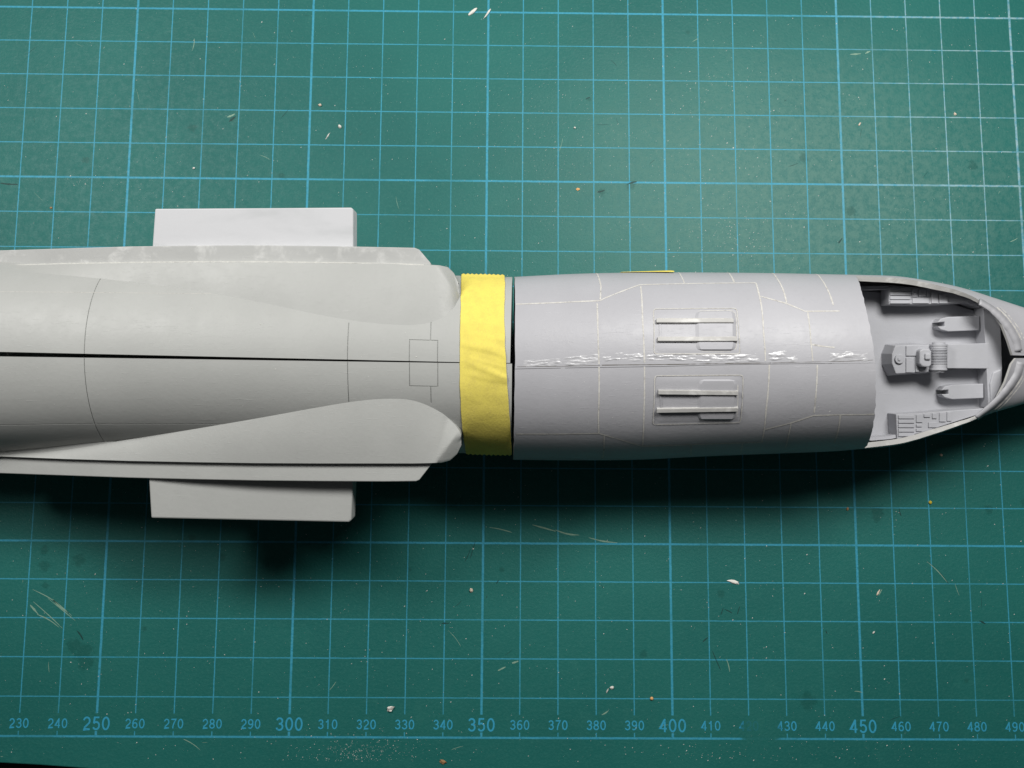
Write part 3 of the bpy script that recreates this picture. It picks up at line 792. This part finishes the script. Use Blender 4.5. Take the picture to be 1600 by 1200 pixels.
# windscreen frame round the front of the opening, rough from sanding
for sd, q in ((1, [(1530, 472), (1548, 483), (1563, 497), (1577, 515), (1587, 534), (1590, 549)]), (-1, [(1594, 566), (1589, 584), (1577, 603), (1562, 621), (1545, 637), (1525, 652)])):
    fo = ribbon('windscreen_frame', FRONT, q, 2.0, 'front', shells[sd], 0.16, 0.5, 0.06)
    s_ = fo.modifiers.new('thickness', 'SOLIDIFY'); s_.thickness = 0.4 * S; s_.offset = 0
    for dx, wd in ((9, 0.3), (14, 0.2)):
        ribbon('sanding_scratch', FRONT, [(x + dx, y - (3 if sd > 0 else -3)) for x, y in q[1:5]], wd, 'dustline', shells[sd], 0.05, 0.4, 0.7)

# ================================================================== MASKING TAPE
def tape_strip():
    o = empty('masking_tape', O0, 'band of wrinkled yellow masking tape wrapped across the fuselage joint', 'tape')
    L_ = [(721, 429), (720, 470), (719, 520), (718.5, 590), (721, 650), (726, 695), (729, 711)]
    R_ = [(788, 430), (789, 445), (788, 490), (789.5, 545), (792, 590), (796, 650), (799, 695), (800, 710)]
    Ls = sorted((t, x) for x, t in (REAR.hit(*q) for q in L_)); Rs = sorted((t, x) for x, t in (REAR.hit(*q) for q in R_))
    tn, tf = -1.375, 1.40
    nt, nx = 170, 80
    vs, fs = [], []
    for i in range(nt + 1):
        u = i / nt
        for j in range(nx + 1):
            v = j / nx
            zig = 0.034 * (abs(((v * 10) % 1) * 2 - 1)) + 0.006 * mnoise.noise(Vector((v * 9, 0, 0)))
            t = tn + zig + (tf - zig * 0.8 - tn - zig) * u
            x0 = smooth_tab(Ls, t); x1 = smooth_tab(Rs, t)
            x = x0 + (x1 - x0) * v
            x += 0.10 * mnoise.noise(Vector((t * 7, 3 * v, 5))) * (abs(v - .5) * 2) ** 3
            p = REAR.P(x, t)
            # wrinkles gathered to the right of the seam
            g = math.exp(-((t - 0.0 + 0.15 * (v - .5)) / 0.28) ** 2)
            wr = max(0, mnoise.noise(Vector((x * 0.09 + 3, (p.y + 0.30 * x) * 0.50, 2.2)))) * 0.95 * g * (0.2 + 0.8 * v)
            wr += 0.10 * mnoise.noise(Vector((x * 0.15, p.y * 0.3, 9)))
            end = max(0, (abs(t) - 1.27) / 0.11); 
            vs.append(p + REAR.nrm(x, t) * (0.16 + wr + 0.40 * end ** 2))
    for i in range(nt):
        for j in range(nx):
            q = i * (nx + 1) + j; fs.append([q, q + 1, q + nx + 2, q + nx + 1])
    b = link('tape_band', mesh('tape_band', vs, fs), 'tape', o, True)
    s_ = b.modifiers.new('thickness', 'SOLIDIFY'); s_.thickness = 0.12 * S; s_.offset = -1
tape_strip()
def tape_scrap():
    o = empty('masking_tape_scrap', O0, 'sliver of yellow tape showing behind the far side of the front section', 'tape')
    xa, xb = X_of(968), X_of(1046); nx, nt = 24, 14; vs, fs = [], []
    for i in range(nx + 1):
        u = i / nx; x = xa + (xb - xa) * u
        for j in range(nt + 1):
            v = j / nt; t = 1.34 + 0.9 * v
            lift = 0.1 + 0.3 * u * math.exp(-((t - 1.55) / 0.35) ** 2)
            t += 0.12 * (1 - u)
            vs.append(FRONT.P(x + 0.25 * math.sin(j * 2.1) * (u > .9), t, lift))
            if i and j: k_ = i * (nt + 1) + j; fs.append([k_ - nt - 2, k_ - 1, k_, k_ - nt - 1])
    b = link('tape_band', mesh('tape_band', vs, fs), 'tape', o, True)
    s_ = b.modifiers.new('thickness', 'SOLIDIFY'); s_.thickness = 0.1 * S; s_.offset = 1
tape_scrap()

# ================================================================== CRUMBS AND DUST
def lump(name, px, py, lx, ly, hz, ang, mat, label, cat='crumb', group='plastic crumbs on the mat', rough=0.35):
    bm = bmesh.new(); bmesh.ops.create_icosphere(bm, subdivisions=2, radius=1.0)
    sd = random.uniform(0, 90)
    for v in bm.verts:
        n_ = mnoise.noise(v.co * 1.3 + Vector((sd, 0, 0)))
        v.co *= 1 + rough * n_ * 1.6
        v.co = Vector((v.co.x * lx / 2, v.co.y * ly / 2, (max(v.co.z, -0.6) + 0.6) * hz / 1.6)) * S
    me = bpy.data.meshes.new(name); bm.to_mesh(me); bm.free()
    p = mat_pt(px, py)
    o = link(name, me, mat, None, False); o.location = Vector((p.x, p.y, 0.015)) * S; o.rotation_euler = (0, 0, math.radians(ang))
    return tag(o, label, cat, group)
lump('plastic_shaving', 738, 19, 3.4, 0.95, .5, 42, 'white', 'thick white plastic shaving just below the farthest thick grid line', 'shaving', 'plastic shavings on the mat', .25)
lump('plastic_shaving', 762, 21, 3.3, 0.5, .4, 58, 'white', 'thin white plastic shaving lying across the 350 line at the far edge', 'shaving', 'plastic shavings on the mat', .5)
lump('plastic_shaving', 1147, 909, 2.9, 0.8, .4, -14, 'white', 'jagged white shaving below the front section near the 410 line', 'shaving', 'plastic shavings on the mat', .6)
lump('plastic_shaving', 1343, 194, 1.2, 0.45, .3, 60, 'cream', 'short pale shaving beyond the nose in the far right squares', 'shaving', 'plastic shavings on the mat', .3)
lump('plastic_shaving', 512, 213, 1.9, 0.3, .25, 60, 'dust', 'thin dull shaving beside the 300 line beyond the white tab', 'shaving', 'plastic shavings on the mat', .5)
lump('plastic_shaving', 1372, 926, 1.9, 0.4, .25, 62, 'cream', 'slim yellowish shaving below the nose beside the 450 line', 'shaving', 'plastic shavings on the mat', .4)
lump('plastic_shaving', 1365, 988, 0.9, 0.4, .25, 45, 'white', 'tiny white shaving right of the 450 line, lower right squares', 'shaving', 'plastic shavings on the mat', .3)
lump('plastic_crumb', 610, 1107, 1.6, 1.3, .8, 10, 'white', 'white ragged crumb above the gap between numbers 320 and 330', rough=.7)
lump('plastic_crumb', 736.5, 922, 1.0, 1.0, .6, 30, 'cream', 'pale wedge-shaped chip left of the 350 line below the tape')
lump('plastic_crumb', 956, 1074, 1.1, 0.8, .5, 0, 'white', 'white flake between the 380 and 390 lines near the scale')
lump('plastic_crumb', 949, 1079, 1.2, 0.35, .3, 65, 'dust', 'narrow grey flake touching the white flake near the scale')
lump('orange_bead', 1018, 1091, 0.9, 0.9, .6, 0, 'orange', 'round orange bead above the number 390', 'bead', 'coloured beads on the mat', .08)
lump('yellow_bead', 1453, 785, 0.95, 0.95, .5, 0, 'yellow', 'round mustard yellow bead below the nose on the 470 line', 'bead', 'coloured beads on the mat', .08)
lump('plastic_crumb', 531, 198, 1.2, 0.9, .6, -30, 'white', 'greenish white crumb left of the 310 line beyond the white tab')
lump('plastic_crumb', 500, 164.5, 0.9, 0.7, .6, 0, 'cream', 'small pinkish crumb just right of the 300 line at the far side')
lump('plastic_crumb', 898, 200, 0.6, 0.6, .5, 0, 'white', 'tiny white crumb between 370 and 380 lines beyond the front section')
lump('plastic_crumb', 1492, 178.5, 0.9, 0.7, .4, -35, 'cream', 'pale crumb beside the 480 line at the far right')
lump('plastic_crumb', 303, 263, 0.7, 0.6, .5, 20, 'white', 'tiny white crumb behind the white tab left of its middle')
lump('plastic_crumb', 692, 1190, 1.7, 1.0, .5, -20, 'brown', 'brown crumb on the mat margin below number 340', rough=.5)
lump('plastic_crumb', 903, 296, 1.0, 0.8, .3, 0, 'orange', 'dull orange speck close behind the front section', rough=.4)
lump('plastic_crumb', 1324, 795, 0.6, 0.9, .4, 0, 'brown', 'brownish speck in the shadow edge below the nose', rough=.3)
lump('plastic_crumb', 1470, 711, 0.65, 0.75, .5, 0, 'cream', 'single pale crumb just below the curved nose rim')
lump('plastic_crumb', 80, 325, 0.7, 0.6, .3, 0, 'brown', 'dark reddish speck left of the white tab', rough=.2)

def specks(name, places, mat, label, cat='dust', parent=None):
    vs, fs = [], []
    for p, n_, r in places:
        n_ = n_.normalized(); a = n_.orthogonal().normalized(); b = n_.cross(a)
        ph = random.uniform(0, 6.28); i0 = len(vs); st = random.uniform(0.6, 1.8)
        for q in range(4):
            ang = ph + q * math.pi / 2 + random.uniform(-.4, .4)
            rr = r * random.uniform(.6, 1.2)
            vs.append(p + (a * math.cos(ang) * st + b * math.sin(ang)) * rr)
        vs.append(p + n_ * r * random.uniform(.5, 1.0))
        fs += [[i0 + q, i0 + (q + 1) % 4, i0 + 4] for q in range(4)]
    o = link(name, mesh(name, vs, fs), mat, parent); o['kind'] = 'stuff'
    if label: tag(o, label, cat)
    return o
UP = Vector((0, 0, 1)); pl_ = []
def scatter(cx, cy, sx, sy, n, r0=.05, r1=.14):
    for _ in range(n):
        q = mat_pt(random.gauss(cx, sx), random.gauss(cy, sy)); q.z = 0.01
        if 205 < q.x < 505 and -6 < q.y < 205:
            r = r0 + (r1 - r0) * random.random() ** 2.5
            pl_.append((q, UP, r))
for _ in range(3600):
    q = mat_pt(random.uniform(-10, 1610), random.uniform(-10, 1195)); q.z = 0.01
    if q.y > -6: pl_.append((q, UP, 0.045 + 0.13 * random.random() ** 4))
scatter(1130, 180, 60, 80, 260, .06, .17); scatter(1140, 375, 45, 30, 260, .05, .15); scatter(1000, 280, 100, 70, 300, .045, .11); scatter(860, 220, 70, 70, 380, .045, .1)
scatter(560, 1178, 55, 16, 420, .05, .14); scatter(1110, 1185, 50, 12, 60, .05, .16); scatter(1300, 1180, 130, 14, 90, .04, .11); scatter(1450, 340, 50, 40, 120, .04, .1)
scatter(240, 290, 40, 30, 60, .05, .14); scatter(130, 285, 15, 8, 30, .06, .16); scatter(640, 1010, 60, 40, 22, .08, .16); scatter(500, 60, 60, 60, 120, .035, .07); scatter(680, 160, 60, 60, 160, .035, .07)
scatter(850, 120, 150, 90, 120, .04, .11); scatter(1235, 330, 12, 30, 40, .06, .13)
specks('plastic_dust', pl_, 'dust', 'fine pale plastic dust scattered over the green mat')
sp2 = []
for px, py in ((300, 482), (300, 523), (214, 657), (18, 696), (407, 507), (650, 558), (430, 577), (668, 661), (652, 706)): 
    x, t = REAR.hit(px, py)
    if py < 640: sp2.append((REAR.P(x, t), REAR.nrm(x, t), 0.17))
for _ in range(150):
    px, py = random.uniform(0, 1340), random.gauss(575, 45)
    B = REAR if px < 715 else FRONT
    if 715 < px < 810: continue
    x, t = B.hit(px, py)
    if abs(t) > 0.55 and px < 715: continue
    sp2.append((B.P(x, t), B.nrm(x, t), random.uniform(.035, .09)))
o = specks('sanding_dust', sp2, 'dust', 'loose pale sanding specks on top of the grey fuselage'); o.location = O0 * S; o.rotation_euler = (ROLL, 0, 0)
